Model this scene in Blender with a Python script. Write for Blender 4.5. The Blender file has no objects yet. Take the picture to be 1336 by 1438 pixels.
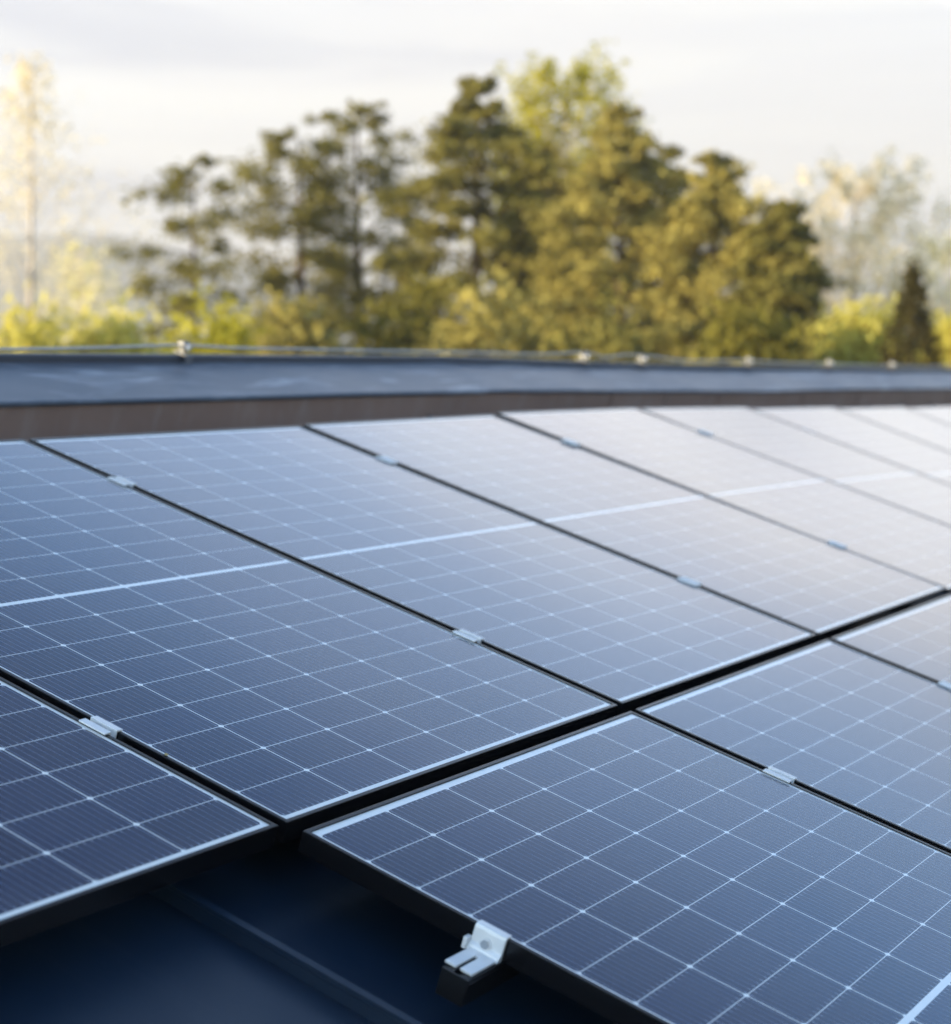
import bpy, bmesh, math, random
from mathutils import Vector, Matrix, noise

scene = bpy.context.scene
col = scene.collection
R = math.radians

# ------------------------------------------------------------------ camera
H = 3.2                                   # height of the roof's reference point over the ground
PITCH = R(17.248)                         # roof pitch; the slope climbs towards +Y, the eave runs along X
CAM = Vector((-2.25998, -1.68822, 0.69495 + H))
RT = Vector((0.511078, -0.859534, 0.0)).normalized()
FW = Vector((0.856779, 0.509440, -0.080004)).normalized()
UP = RT.cross(FW).normalized()
FPX = 2602.47                             # focal length in pixels of the 1336 px wide photograph
cam_d = bpy.data.cameras.new('camera')
cam = bpy.data.objects.new('camera', cam_d)
col.objects.link(cam)
M = Matrix((RT, UP, -FW)).transposed().to_4x4()
M.translation = CAM
cam.matrix_world = M
cam_d.sensor_fit = 'HORIZONTAL'
cam_d.sensor_width = 24.66
cam_d.lens = 24.66 * FPX / 1336
cam_d.clip_start = 0.05
cam_d.clip_end = 12000
cam_d.dof.use_dof = True
cam_d.dof.focus_distance = 3.2
cam_d.dof.aperture_fstop = 2.2
cam_d.dof.aperture_blades = 9
scene.camera = cam

# ------------------------------------------------------------------ light
SUN_EL = R(9.5)
SUN_DIR = Vector((-0.80, 0.575, 0)).normalized()      # horizontal direction towards the sun
SUN = Vector((SUN_DIR.x * math.cos(SUN_EL), SUN_DIR.y * math.cos(SUN_EL), math.sin(SUN_EL)))
sd = bpy.data.lights.new('sun', 'SUN')
sd.energy = 5.0
sd.angle = R(0.53)
sd.color = (1.0, 0.82, 0.50)
so = bpy.data.objects.new('sun', sd)
so.rotation_euler = (-SUN).to_track_quat('-Z', 'Y').to_euler()
so.location = (0, 0, 40)
col.objects.link(so)

world = bpy.data.worlds.new('World')
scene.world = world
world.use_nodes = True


class NT:
    """small helper for building node trees"""
    def __init__(self, tree):
        self.t = tree
        self.n = tree.nodes
        self.l = tree.links

    def node(self, kind, **kw):
        n = self.n.new(kind)
        for k, v in kw.items():
            setattr(n, k, v)
        return n

    def put(self, sock, v):
        if hasattr(v, 'is_linked') or isinstance(v, bpy.types.NodeSocket):
            self.l.new(v, sock)
        else:
            sock.default_value = v

    def math(self, op, a, b=None, c=None, clamp=False):
        n = self.node('ShaderNodeMath', operation=op, use_clamp=clamp)
        self.put(n.inputs[0], a)
        if b is not None:
            self.put(n.inputs[1], b)
        if c is not None:
            self.put(n.inputs[2], c)
        return n.outputs[0]

    def mix(self, f, a, b, blend='MIX'):
        n = self.node('ShaderNodeMix', data_type='RGBA', blend_type=blend)
        self.put(n.inputs[0], f)
        self.put(n.inputs[6], a if not isinstance(a, tuple) or len(a) == 4 else (*a, 1))
        self.put(n.inputs[7], b if not isinstance(b, tuple) or len(b) == 4 else (*b, 1))
        return n.outputs[2]

    def ramp(self, f, stops, interp='LINEAR'):
        n = self.node('ShaderNodeValToRGB')
        n.color_ramp.interpolation = interp
        e = n.color_ramp.elements
        while len(e) < len(stops):
            e.new(0.5)
        for el, (p, c) in zip(e, stops):
            el.position = p
            el.color = (c, c, c, 1) if not isinstance(c, tuple) else (*c, 1)
        self.put(n.inputs[0], f)
        return n.outputs[0]

    def noise(self, vec, scale, detail=3.0, rough=0.5, dist=0.0, out=0):
        n = self.node('ShaderNodeTexNoise')
        if vec is not None:
            self.put(n.inputs['Vector'], vec)
        n.inputs['Scale'].default_value = scale
        n.inputs['Detail'].default_value = detail
        n.inputs['Roughness'].default_value = rough
        n.inputs['Distortion'].default_value = dist
        return n.outputs[out]

    def mapping(self, vec, scale=(1, 1, 1), rot=(0, 0, 0), loc=(0, 0, 0)):
        n = self.node('ShaderNodeMapping')
        self.put(n.inputs[0], vec)
        n.inputs['Scale'].default_value = scale
        n.inputs['Rotation'].default_value = rot
        n.inputs['Location'].default_value = loc
        return n.outputs[0]


w = NT(world.node_tree)
bg = world.node_tree.nodes['Background']
sky = w.node('ShaderNodeTexSky', sky_type='NISHITA')
sky.sun_disc = False
sky.sun_elevation = SUN_EL
sky.sun_rotation = math.atan2(SUN_DIR.x, SUN_DIR.y)
sky.altitude = 300
sky.air_density = 1.0
sky.dust_density = 1.0
sky.ozone_density = 2.5
tc = w.node('ShaderNodeTexCoord')
sep = w.node('ShaderNodeSeparateXYZ')
w.put(sep.inputs[0], tc.outputs['Generated'])
elev = sep.outputs[2]
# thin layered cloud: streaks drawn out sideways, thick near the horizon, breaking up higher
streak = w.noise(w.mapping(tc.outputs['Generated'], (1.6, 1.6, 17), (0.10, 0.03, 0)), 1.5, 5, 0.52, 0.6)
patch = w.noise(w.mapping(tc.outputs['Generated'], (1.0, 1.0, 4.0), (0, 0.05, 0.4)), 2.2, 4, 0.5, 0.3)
ahead = w.math('ADD', w.math('MULTIPLY', sep.outputs[0], 0.95), w.math('MULTIPLY', sep.outputs[1], -0.1))     # cloud cover thinned behind the camera, shaped to darken the panel frame faces
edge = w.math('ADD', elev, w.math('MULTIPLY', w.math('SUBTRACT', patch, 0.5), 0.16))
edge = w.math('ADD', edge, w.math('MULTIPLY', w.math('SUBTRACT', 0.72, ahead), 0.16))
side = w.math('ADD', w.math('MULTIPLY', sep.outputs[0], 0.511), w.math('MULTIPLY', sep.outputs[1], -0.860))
swing = w.math('MULTIPLY', w.math('MINIMUM', w.math('MAXIMUM', w.math('SUBTRACT', side, 0.10), 0.0), 0.4), 0.15)     # cloud edge shaped lower to the right, darkening the front panel's reflection
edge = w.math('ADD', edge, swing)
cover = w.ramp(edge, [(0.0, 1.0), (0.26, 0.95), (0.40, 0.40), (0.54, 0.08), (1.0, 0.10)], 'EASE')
right_side = w.math('ADD', w.math('MULTIPLY', sep.outputs[0], 0.511), w.math('MULTIPLY', sep.outputs[1], -0.860))   # unseen bright cloud added lower on the right to whiten far panel reflections
low = w.math('ADD', elev, w.math('MULTIPLY', w.math('MAXIMUM', w.math('SUBTRACT', right_side, 0.225), 0.0), 0.8))
cloud_gain = w.ramp(low, [(0.0, 0.345), (0.188, 0.35), (0.225, 0.63), (0.275, 0.78), (0.34, 0.80), (0.43, 0.52), (0.55, 0.34), (1.0, 0.3)])  # brightness rise placed above the view, shaped to whiten the panel reflections
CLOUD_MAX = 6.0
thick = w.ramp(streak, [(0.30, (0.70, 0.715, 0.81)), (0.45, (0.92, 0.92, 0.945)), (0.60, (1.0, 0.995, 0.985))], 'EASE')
cl = w.mix(1.0, thick, cloud_gain, 'MULTIPLY')
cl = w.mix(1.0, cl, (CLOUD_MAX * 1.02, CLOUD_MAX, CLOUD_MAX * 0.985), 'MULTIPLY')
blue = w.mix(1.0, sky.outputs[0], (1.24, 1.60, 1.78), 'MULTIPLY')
blue = w.mix(1.0, blue, w.ramp(w.math('ADD', elev, swing), [(0.0, 1.0), (0.40, 1.0), (0.46, 0.84), (0.53, 0.40), (0.60, 0.27), (0.74, 0.48), (0.9, 0.85), (1.0, 0.9)]), 'MULTIPLY')  # unseen mid-height sky dimmed, zenith kept bright, shaped for the near panels' reflections
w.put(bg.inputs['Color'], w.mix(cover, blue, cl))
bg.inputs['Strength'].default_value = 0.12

scene.view_settings.view_transform = 'Standard'
scene.view_settings.look = 'None'
scene.view_settings.exposure = 2.12
scene.view_settings.gamma = 1.0
scene.cycles.use_denoising = True
scene.cycles.max_bounces = 8
scene.cycles.volume_bounces = 1
scene.cycles.transparent_max_bounces = 8


# ------------------------------------------------------------------ helpers
def lift(u, v, z=0.0):
    """a point of the roof plane (u along the eave, v up the slope, z off the plane) in world space"""
    c, s = math.cos(PITCH), math.sin(PITCH)
    return Vector((u, v * c - z * s, v * s + z * c + H))


PU, PV = 1.134 + 0.0218, 1.722 + 0.0331       # pitch of the panels along and up the slope
_n = [2, 3, 4, 5, 6, 7, 8, 9, 10]
_zb = [0, .0, -.022, -.077, -.119, -.160, -.195, -.225, -.25]
_zt = [0, .012, .012, -.012, -.034, -.054, -.070, -.084, -.096]


def dip(u, v):
    """the old roof sags a little towards its far end: vertical offset"""
    g = (u + 0.027) / PU
    if g <= 2:
        return 0.0
    i = min(int(g) - 2, len(_n) - 2)
    f = min(g - _n[i], 1.3)
    b = _zb[i] + (_zb[i + 1] - _zb[i]) * f
    t = _zt[i] + (_zt[i + 1] - _zt[i]) * f
    k = max(0.0, min(1.25, v / 1.70))
    return b + (t - b) * k


def on_roof(u, v, z=0.0):
    p = lift(u, v, z)
    p.z += dip(u, v)
    return p


def away(px, py, depth):
    """where a direction seen from the roof reaches the given distance"""
    return CAM + (FW + RT * ((px - 668) / FPX) - UP * ((py - 719) / FPX)) * depth


ROOF_MAT = Matrix.Rotation(PITCH, 4, 'X')


def material(name):
    m = bpy.data.materials.new(name)
    m.use_nodes = True
    nt = NT(m.node_tree)
    bs = m.node_tree.nodes['Principled BSDF']
    return m, nt, bs


def simple(name, color, rough=0.5, metal=0.0, var=0.15, scale=8.0, bump=0.0, spec=0.5):
    m, nt, bs = material(name)
    t = nt.node('ShaderNodeTexCoord')
    f = nt.noise(t.outputs['Object'], scale, 5, 0.6)
    d = tuple(c * (1 - var) for c in color)
    b = tuple(min(1, c * (1 + var)) for c in color)
    nt.put(bs.inputs['Base Color'], nt.mix(f, d, b))
    f2 = nt.noise(t.outputs['Object'], scale * 3.1, 4, 0.6)
    nt.put(bs.inputs['Roughness'], nt.math('MULTIPLY_ADD', f2, 0.2, rough - 0.1, clamp=True))
    bs.inputs['Metallic'].default_value = metal
    bs.inputs['Specular IOR Level'].default_value = spec
    if bump:
        bn = nt.node('ShaderNodeBump')
        bn.inputs['Strength'].default_value = bump
        bn.inputs['Distance'].default_value = 0.01
        nt.put(bn.inputs['Height'], f2)
        nt.put(bs.inputs['Normal'], bn.outputs[0])
    return m


def link(name, bm, mat, parent=None, smooth=False, bevel=0.0):
    me = bpy.data.meshes.new(name)
    bm.normal_update()
    bm.to_mesh(me)
    bm.free()
    o = bpy.data.objects.new(name, me)
    if mat:
        me.materials.append(mat)
    if smooth:
        for p in me.polygons:
            p.use_smooth = True
    if bevel:
        b = o.modifiers.new('bevel', 'BEVEL')
        b.width = bevel
        b.segments = 2
        b.limit_method = 'ANGLE'
    col.objects.link(o)
    if parent:
        o.parent = parent
    return o


def empty(name, label=None, cat=None, group=None, mat=None):
    o = bpy.data.objects.new(name, None)
    o.empty_display_size = 0.1
    if mat is not None:
        o.matrix_world = mat
    col.objects.link(o)
    tag(o, label, cat, group)
    return o


def tag(o, label=None, cat=None, group=None, kind=None):
    if label:
        o['label'] = label
    if cat:
        o['category'] = cat
    if group:
        o['group'] = group
    if kind:
        o['kind'] = kind
    return o


def copy_tree(o, parent=None):
    c = o.copy()
    col.objects.link(c)
    if parent:
        c.parent = parent
    for ch in list(o.children):
        copy_tree(ch, c)
    return c


def box(bm, x0, x1, y0, y1, z0, z1, f=None):
    vs = []
    for x in (x0, x1):
        for y in (y0, y1):
            for z in (z0, z1):
                p = Vector((x, y, z))
                vs.append(bm.verts.new(f(p) if f else p))
    for q in ((0, 1, 3, 2), (4, 6, 7, 5), (0, 4, 5, 1), (2, 3, 7, 6), (0, 2, 6, 4), (1, 5, 7, 3)):
        bm.faces.new([vs[i] for i in q])


def extrude_profile(bm, prof, rings, closed=True):
    """prof: list of 2-D points, rings: list of functions (a, b) -> Vector; lofts the profile through the rings"""
    allv = [[bm.verts.new(r(a, b)) for a, b in prof] for r in rings]
    n = len(prof)
    for i in range(len(allv) - 1):
        for j in range(n if closed else n - 1):
            k = (j + 1) % n
            bm.faces.new((allv[i][j], allv[i][k], allv[i + 1][k], allv[i + 1][j]))
    if closed:
        bm.faces.new(allv[0][::-1])
        bm.faces.new(allv[-1])


def tube(bm, pts, rad, seg=8, cap=True):
    rings = []
    for i, p in enumerate(pts):
        a = pts[max(0, i - 1)]
        b = pts[min(len(pts) - 1, i + 1)]
        d = (b - a).normalized()
        q = d.orthogonal().normalized() if abs(d.z) > 0.95 else d.cross(Vector((0, 0, 1))).normalized()
        r = d.cross(q)
        rr = rad[i] if isinstance(rad, (list, tuple)) else rad
        rings.append([bm.verts.new(p + (q * math.cos(2 * math.pi * k / seg) + r * math.sin(2 * math.pi * k / seg)) * rr) for k in range(seg)])
    for i in range(len(rings) - 1):
        for k in range(seg):
            bm.faces.new((rings[i][k], rings[i][(k + 1) % seg], rings[i + 1][(k + 1) % seg], rings[i + 1][k]))
    if cap:
        bm.faces.new(rings[0][::-1])
        bm.faces.new(rings[-1])


# ------------------------------------------------------------------ materials
def panel_glass():
    m, nt, bs = material('solar_glass')
    t = nt.node('ShaderNodeTexCoord')
    s = nt.node('ShaderNodeSeparateXYZ')
    nt.put(s.inputs[0], t.outputs['Object'])
    x, y = s.outputs[0], s.outputs[1]
    mt = nt.math
    MG = 0.012
    upper = mt('GREATER_THAN', y, 0.841)
    y2 = mt('SUBTRACT', y, mt('MULTIPLY', upper, MG - 0.002))
    a = mt('MODULO', mt('ADD', x, 0.185), 0.184)
    b = mt('MODULO', mt('ADD', y2, 0.094), 0.093)
    da = mt('MINIMUM', a, mt('SUBTRACT', 0.184, a))
    db = mt('MINIMUM', b, mt('SUBTRACT', 0.093, b))
    colline = mt('LESS_THAN', da, 0.00105)
    rowline = mt('LESS_THAN', db, 0.00065)
    node_ = mt('LESS_THAN', mt('ADD', da, db), 0.0066)
    midd = mt('LESS_THAN', mt('ABSOLUTE', mt('SUBTRACT', y, 0.841)), 0.006)
    out = mt('MAXIMUM', mt('GREATER_THAN', mt('ABSOLUTE', mt('SUBTRACT', x, 0.551)), 0.551),
             mt('GREATER_THAN', mt('ABSOLUTE', mt('SUBTRACT', y, 0.841)), 0.841))
    white = mt('MAXIMUM', mt('MAXIMUM', colline, rowline), mt('MAXIMUM', mt('MAXIMUM', node_, midd), out))
    # busbars with soldering pads at the ends of every half cell
    NB = 12
    pb = 0.184 / NB
    e = mt('MODULO', a, pb)
    de = mt('ABSOLUTE', mt('SUBTRACT', e, pb / 2))
    bus = mt('LESS_THAN', de, 0.00060)
    pad = mt('MULTIPLY', mt('LESS_THAN', de, 0.00085), mt('LESS_THAN', mt('ABSOLUTE', mt('SUBTRACT', db, 0.0052)), 0.0026))
    # every cell its own shade of blue
    cx = mt('FLOOR', mt('DIVIDE', mt('ADD', x, 0.185), 0.184))
    cy = mt('FLOOR', mt('DIVIDE', mt('ADD', y2, 0.094), 0.093))
    cb = nt.node('ShaderNodeCombineXYZ')
    nt.put(cb.inputs[0], cx)
    nt.put(cb.inputs[1], cy)
    oi = nt.node('ShaderNodeObjectInfo')
    nt.put(cb.inputs[2], oi.outputs['Random'])
    wn = nt.node('ShaderNodeTexWhiteNoise')
    nt.put(wn.inputs['Vector'], cb.outputs[0])
    cell = nt.mix(wn.outputs['Value'], (0.002, 0.010, 0.042), (0.006, 0.017, 0.058))
    fine = nt.noise(nt.mapping(t.outputs['Object'], (900, 40, 1)), 1.0, 2, 0.6)
    cell = nt.mix(nt.math('MULTIPLY', fine, 0.22), cell, (0.022, 0.042, 0.095))
    c = nt.mix(mt('MULTIPLY', bus, 0.85), cell, (0.17, 0.20, 0.29))
    c = nt.mix(mt('MULTIPLY', pad, 0.75), c, (0.32, 0.36, 0.45))
    c = nt.mix(white, c, (0.86, 0.85, 0.81))
    # thin dust film, thicker in blotches, and a few specks
    dust = nt.noise(t.outputs['Object'], 3.2, 6, 0.62, 0.4)
    dustf = mt('MULTIPLY', nt.ramp(dust, [(0.42, 0.0), (0.75, 1.0)]), 0.014)
    c = nt.mix(mt('ADD', dustf, 0.001), c, (0.55, 0.53, 0.50))
    low = mt('MULTIPLY', nt.ramp(mt('DIVIDE', mt('ADD', y, 0.011), 0.06), [(0.0, 1.0), (0.3, 0.25), (1.0, 0.0)]), nt.noise(nt.mapping(t.outputs['Object'], (30, 8, 1)), 1.0, 5, 0.65))
    c = nt.mix(mt('MULTIPLY', low, 0.22), c, (0.42, 0.40, 0.36))
    vo = nt.node('ShaderNodeTexVoronoi')
    nt.put(vo.inputs['Vector'], t.outputs['Object'])
    vo.inputs['Scale'].default_value = 34
    sc = nt.node('ShaderNodeSeparateColor')
    nt.put(sc.inputs[0], vo.outputs['Color'])
    speck = mt('MULTIPLY', mt('LESS_THAN', vo.outputs['Distance'], mt('MULTIPLY', sc.outputs[1], 0.045)), mt('GREATER_THAN', sc.outputs[0], 0.55))
    c = nt.mix(mt('MULTIPLY', speck, 0.38), c, (0.42, 0.45, 0.50))
    nt.put(bs.inputs['Base Color'], c)
    rn = nt.noise(t.outputs['Object'], 5.0, 5, 0.6)
    nt.put(bs.inputs['Roughness'], mt('MULTIPLY_ADD', rn, 0.05, 0.055))
    bs.inputs['IOR'].default_value = 1.60
    return m


MAT_GLASS = panel_glass()
MAT_FRAME, _nt, _bs = material('black_anodised_aluminium')
_bs.inputs['Base Color'].default_value = (0.004, 0.0045, 0.006, 1)
_bs.inputs['Roughness'].default_value = 0.22
_bs.inputs['Specular IOR Level'].default_value = 0.26
MAT_BACK = simple('white_backsheet', (0.6, 0.6, 0.6), 0.6)
MAT_ALU = simple('raw_aluminium', (0.76, 0.755, 0.74), 0.45, 0.28, 0.10, 60, 0.2)
MAT_STEEL = simple('stainless_bolt', (0.42, 0.43, 0.45), 0.35, 0.9, 0.1, 40)
MAT_RAIL = simple('black_rail', (0.005, 0.0055, 0.007), 0.34, 0.0, 0.2, 25, 0.0, 0.3)
MAT_WIRE = simple('galvanised_wire', (0.52, 0.49, 0.46), 0.5, 0.2, 0.2, 30)
MAT_CLIP = simple('dull_wire_clip', (0.16, 0.16, 0.17), 0.55, 0.2, 0.2, 30)
MAT_WALL = simple('render_wall', (0.55, 0.52, 0.47), 0.9, 0.0, 0.1, 2, 0.3)


def roof_metal():
    m, nt, bs = material('coated_roof_metal')
    t = nt.node('ShaderNodeTexCoord')
    f = nt.noise(t.outputs['Object'], 2.4, 6, 0.6)
    st = nt.noise(nt.mapping(t.outputs['Object'], (14, 1.5, 3)), 1.5, 5, 0.6)
    c = nt.mix(f, (0.004, 0.014, 0.030), (0.008, 0.022, 0.044))
    c = nt.mix(nt.math('MULTIPLY', nt.ramp(st, [(0.55, 0.0), (0.8, 1.0)]), 0.12), c, (0.10, 0.11, 0.13))
    nt.put(bs.inputs['Base Color'], c)
    nt.put(bs.inputs['Roughness'], nt.math('MULTIPLY_ADD', f, 0.16, 0.28))
    bn = nt.node('ShaderNodeBump')
    bn.inputs['Strength'].default_value = 0.25
    bn.inputs['Distance'].default_value = 0.006
    nt.put(bn.inputs['Height'], nt.noise(t.outputs['Object'], 5.0, 2, 0.5))
    nt.put(bs.inputs['Normal'], bn.outputs[0])
    return m


def cap_metal():
    """weathered grey-blue ridge sheet with chalky run-off streaks"""
    m, nt, bs = material('weathered_ridge_sheet')
    t = nt.node('ShaderNodeTexCoord')
    o = t.outputs['Object']
    f = nt.noise(o, 3.0, 6, 0.65)
    c = nt.mix(f, (0.060, 0.072, 0.092), (0.105, 0.120, 0.145))
    s1 = nt.noise(nt.mapping(o, (2.4, 9.0, 2.0), (0, 0, R(38))), 1.3, 6, 0.62, 0.8)
    c = nt.mix(nt.math('MULTIPLY', nt.ramp(s1, [(0.52, 0.0), (0.72, 1.0)]), 0.35), c, (0.40, 0.42, 0.46))
    s2 = nt.noise(nt.mapping(o, (1.1, 6.0, 2.0), (0, 0, R(30)), (3, 1, 0)), 1.0, 4, 0.55, 1.2)
    c = nt.mix(nt.math('MULTIPLY', nt.ramp(s2, [(0.60, 0.0), (0.68, 1.0)]), 0.5), c, (0.56, 0.57, 0.60))
    nt.put(bs.inputs['Base Color'], c)
    nt.put(bs.inputs['Roughness'], nt.math('MULTIPLY_ADD', f, 0.25, 0.32))
    bn = nt.node('ShaderNodeBump')
    bn.inputs['Strength'].default_value = 0.35
    bn.inputs['Distance'].default_value = 0.01
    nt.put(bn.inputs['Height'], nt.noise(o, 4.0, 3, 0.5))
    nt.put(bs.inputs['Normal'], bn.outputs[0])
    return m


def upstand_metal():
    m, nt, bs = material('brown_weathered_sheet')
    t = nt.node('ShaderNodeTexCoord')
    o = t.outputs['Object']
    f = nt.noise(o, 2.2, 6, 0.65)
    c = nt.mix(f, (0.23, 0.14, 0.105), (0.42, 0.285, 0.225))
    s1 = nt.noise(nt.mapping(o, (9, 9, 0.7)), 1.6, 5, 0.6)
    c = nt.mix(nt.math('MULTIPLY', nt.ramp(s1, [(0.5, 0.0), (0.75, 1.0)]), 0.35), c, (0.46, 0.40, 0.35))
    nt.put(bs.inputs['Base Color'], c)
    nt.put(bs.inputs['Roughness'], nt.math('MULTIPLY_ADD', f, 0.25, 0.34))
    return m


MAT_ROOF = roof_metal()
MAT_CAP = cap_metal()
MAT_UP = upstand_metal()
MAT_RIM = simple('dark_ridge_rim', (0.075, 0.078, 0.090), 0.40, 0.0, 0.35, 6)

# ------------------------------------------------------------------ house
house = empty('house', 'dark metal roofed house carrying the solar panels', 'house', mat=Matrix.Translation((4, 0, 0)))
HM = Matrix.Translation((-4, 0, 0))
U0, U1, V0, V1 = -4.2, 15.0, -2.9, 1.80
ROOF_Z = -0.116


def hlift(u, v, z):
    return HM @ on_roof(u, v, z)


us = [U0 + (U1 - U0) * i / 64 for i in range(65)]
bm = bmesh.new()
rows = []
for v in (V0, V0 + 0.9, 0.0 - 0.9, -0.02, 0.85, 1.952):
    rows.append([bm.verts.new(hlift(u, v, ROOF_Z)) for u in us])
for a, b in zip(rows, rows[1:]):
    for i in range(64):
        bm.faces.new((a[i], a[i + 1], b[i + 1], b[i]))
# thickness at the eave
low = [bm.verts.new(hlift(u, V0, ROOF_Z - 0.05)) for u in us]
for i in range(64):
    bm.faces.new((low[i], low[i + 1], rows[0][i + 1], rows[0][i]))
roof = link('roof', bm, MAT_ROOF, house)
# standing seams, each folded up from the sheet
seam_u = [-0.185 + 0.60 * k for k in range(-6, 26)]
for u in seam_u:
    bm = bmesh.new()
    prof = [(-0.006, 0.0005), (-0.006, 0.022), (-0.009, 0.024), (-0.009, 0.031), (0.006, 0.031), (0.006, 0.0005)]
    extrude_profile(bm, prof, [(lambda a, b, vv=vv: hlift(u + a, vv, ROOF_Z + b)) for vv in (V0 + 0.02, -1.2, -0.02, 0.85, 1.945)])
    link('roof_seam', bm, MAT_ROOF, roof)

# upstand, raised ridge sheet, rim and the far slope
CAPZ = 0.017
_ru = [(-9, 0), (4.0, 0), (5.0, -.017), (6.5, -.037), (8.0, -.046), (10.0, -.066), (15.5, -.09)]


def ridge_at(u, v, z):
    for (a, p), (b_, q) in zip(_ru, _ru[1:]):
        if a <= u <= b_:
            return lift(u, v, z + p + (q - p) * (u - a) / (b_ - a))
    return lift(u, v, z)


st = [U0 + (U1 - U0) * i / 96 for i in range(97)]


def wob(u, k, amp):
    return (noise.noise(Vector((u * 0.9, k * 7.3, 1.7))) + 0.5 * noise.noise(Vector((u * 2.3, k * 3.1, 5.1)))) * amp


def strip(name, prof, mat, k, parent, amp=0.003):
    b = bmesh.new()
    prev = None
    for u in st:
        d = wob(u, k, amp)
        cur = [b.verts.new(HM @ ridge_at(u, v, z + d * (1 if z > -0.05 else 0))) for v, z in prof]
        if prev:
            for j in range(len(prof) - 1):
                b.faces.new((prev[j], cur[j], cur[j + 1], prev[j + 1]))
        prev = cur
    return link(name, b, mat, parent)


up = strip('upstand', [(1.962, -0.24), (1.957, -0.10), (1.956, CAPZ - 0.012)], MAT_UP, 1, house)
cap = strip('ridge_sheet', [(1.962, CAPZ - 0.014), (1.948, CAPZ - 0.014), (1.946, CAPZ - 0.004), (1.951, CAPZ + 0.001), (2.13, CAPZ + 0.003), (2.302, CAPZ)], MAT_CAP, 2, house, 0.004)
rim = strip('ridge_rim', [(2.300, CAPZ - 0.01), (2.300, CAPZ + 0.020), (2.304, CAPZ + 0.025), (2.318, CAPZ + 0.023), (2.340, CAPZ + 0.008), (2.45, CAPZ - 0.060), (4.75, -1.60)], MAT_RIM, 3, house, 0.003)
# lapped joints of the brown sheets
for k, u in enumerate((4.9, 5.45, 6.05, 7.2, 8.1, 9.0, 9.9)):
    bm = bmesh.new()
    box(bm, u - 0.02, u + 0.02, 1.9505, 1.9535, -0.18, CAPZ - 0.016, lambda p: HM @ ridge_at(p.x, p.y, p.z))
    link('sheet_joint', bm, MAT_UP, up)
# walls under the roof
bm = bmesh.new()
yb = lift(0, 4.0, -1.1).y
box(bm, U0 + 0.35 - 4, U1 - 0.35 - 4, lift(0, V0 + 0.45).y, yb, 0.0, lift(0, V0 + 0.45, -0.3).z)
link('wall', bm, MAT_WALL, house)
for uu in (U0 + 0.36, U1 - 0.36):
    bm = bmesh.new()
    pts = [(V0 + 0.46, -0.32), (1.93, -0.19), (2.35, -0.12), (3.98, -1.34)]
    vs = [bm.verts.new(hlift(uu, v, z)) for v, z in pts]
    zb = lift(0, V0 + 0.45, -0.3).z
    vs += [bm.verts.new(Vector((uu - 4, yb - 0.02, zb))), bm.verts.new(Vector((uu - 4, lift(0, V0 + 0.46).y, zb - 0.001)))]
    bm.faces.new(vs)
    link('gable', bm, MAT_WALL, house)

# ------------------------------------------------------------------ solar panels
L0, L1, B0_, B1_ = -0.016, 1.118, -0.020, 1.705      # outer edges of a frame around the cells
LIP, TOP, DEEP, WALLT = 0.0088, 0.0024, -0.0334, 0.0020


def make_panel():
    root = empty('solar_panel')
    b = bmesh.new()
    vs = [b.verts.new((x, y, 0)) for x, y in ((L0 + 0.004, B0_ + 0.004), (L1 - 0.004, B0_ + 0.004), (L1 - 0.004, B1_ - 0.004), (L0 + 0.004, B1_ - 0.004))]
    b.faces.new(vs)
    lo = [b.verts.new((v.co.x, v.co.y, -0.0045)) for v in vs]
    b.faces.new(lo[::-1])
    for i in range(4):
        b.faces.new((vs[i], lo[i], lo[(i + 1) % 4], vs[(i + 1) % 4]))
    link('glass', b, MAT_GLASS, root)
    # frame: a closed hollow profile swept round the four sides with mitred corners (distance from the outer edge, height)
    prof = [(0.0, DEEP), (0.0, TOP - 0.0007), (0.0007, TOP), (LIP - 0.0006, TOP), (LIP, TOP - 0.0008), (LIP, 0.0002),
            (WALLT + 0.001, 0.0002), (WALLT + 0.001, -0.0070), (WALLT, -0.0072), (WALLT, DEEP + 0.002), (0.025, DEEP + 0.002), (0.025, DEEP)]
    b = bmesh.new()
    rings = []
    for cx, cy, sx, sy in ((L0, B0_, 1, 1), (L1, B0_, -1, 1), (L1, B1_, -1, -1), (L0, B1_, 1, -1)):
        rings.append([b.verts.new((cx + sx * d, cy + sy * d, z)) for d, z in prof])
    n = len(prof)
    for i in range(4):
        A, B = rings[i], rings[(i + 1) % 4]
        for j in range(n):
            k = (j + 1) % n
            b.faces.new((A[j], B[j], B[k], A[k]))
    bmesh.ops.recalc_face_normals(b, faces=b.faces)
    link('frame', b, MAT_FRAME, root, bevel=0.0006)
    # junction boxes on the back, under the middle band
    b = bmesh.new()
    box(b, 0.53, 0.575, 0.80, 0.88, -0.024, -0.0047)
    link('junction_box', b, MAT_FRAME, root)
    return root


def panel_matrix(n, m):
    u0, v0 = n * PU, m * PV
    c = [on_roof(u0, v0), on_roof(u0 + 1.102, v0), on_roof(u0 + 1.102, v0 + 1.682), on_roof(u0, v0 + 1.682)]
    X = ((c[1] - c[0]) + (c[2] - c[3])).normalized()
    X = (X * 0.45 + Vector((1, 0, 0)) * 0.55).normalized()          # sideways tilt flattened so the far panels keep an even bright reflection
    Y = ((c[3] - c[0]) + (c[2] - c[1]))
    Y = (Y - X * Y.dot(X)).normalized()
    Z = X.cross(Y)
    mid = (c[0] + c[1] + c[2] + c[3]) / 4
    o = mid - X * 0.551 - Y * 0.841
    mt = Matrix((X, Y, Z)).transposed().to_4x4()
    mt.translation = o
    return mt


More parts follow.
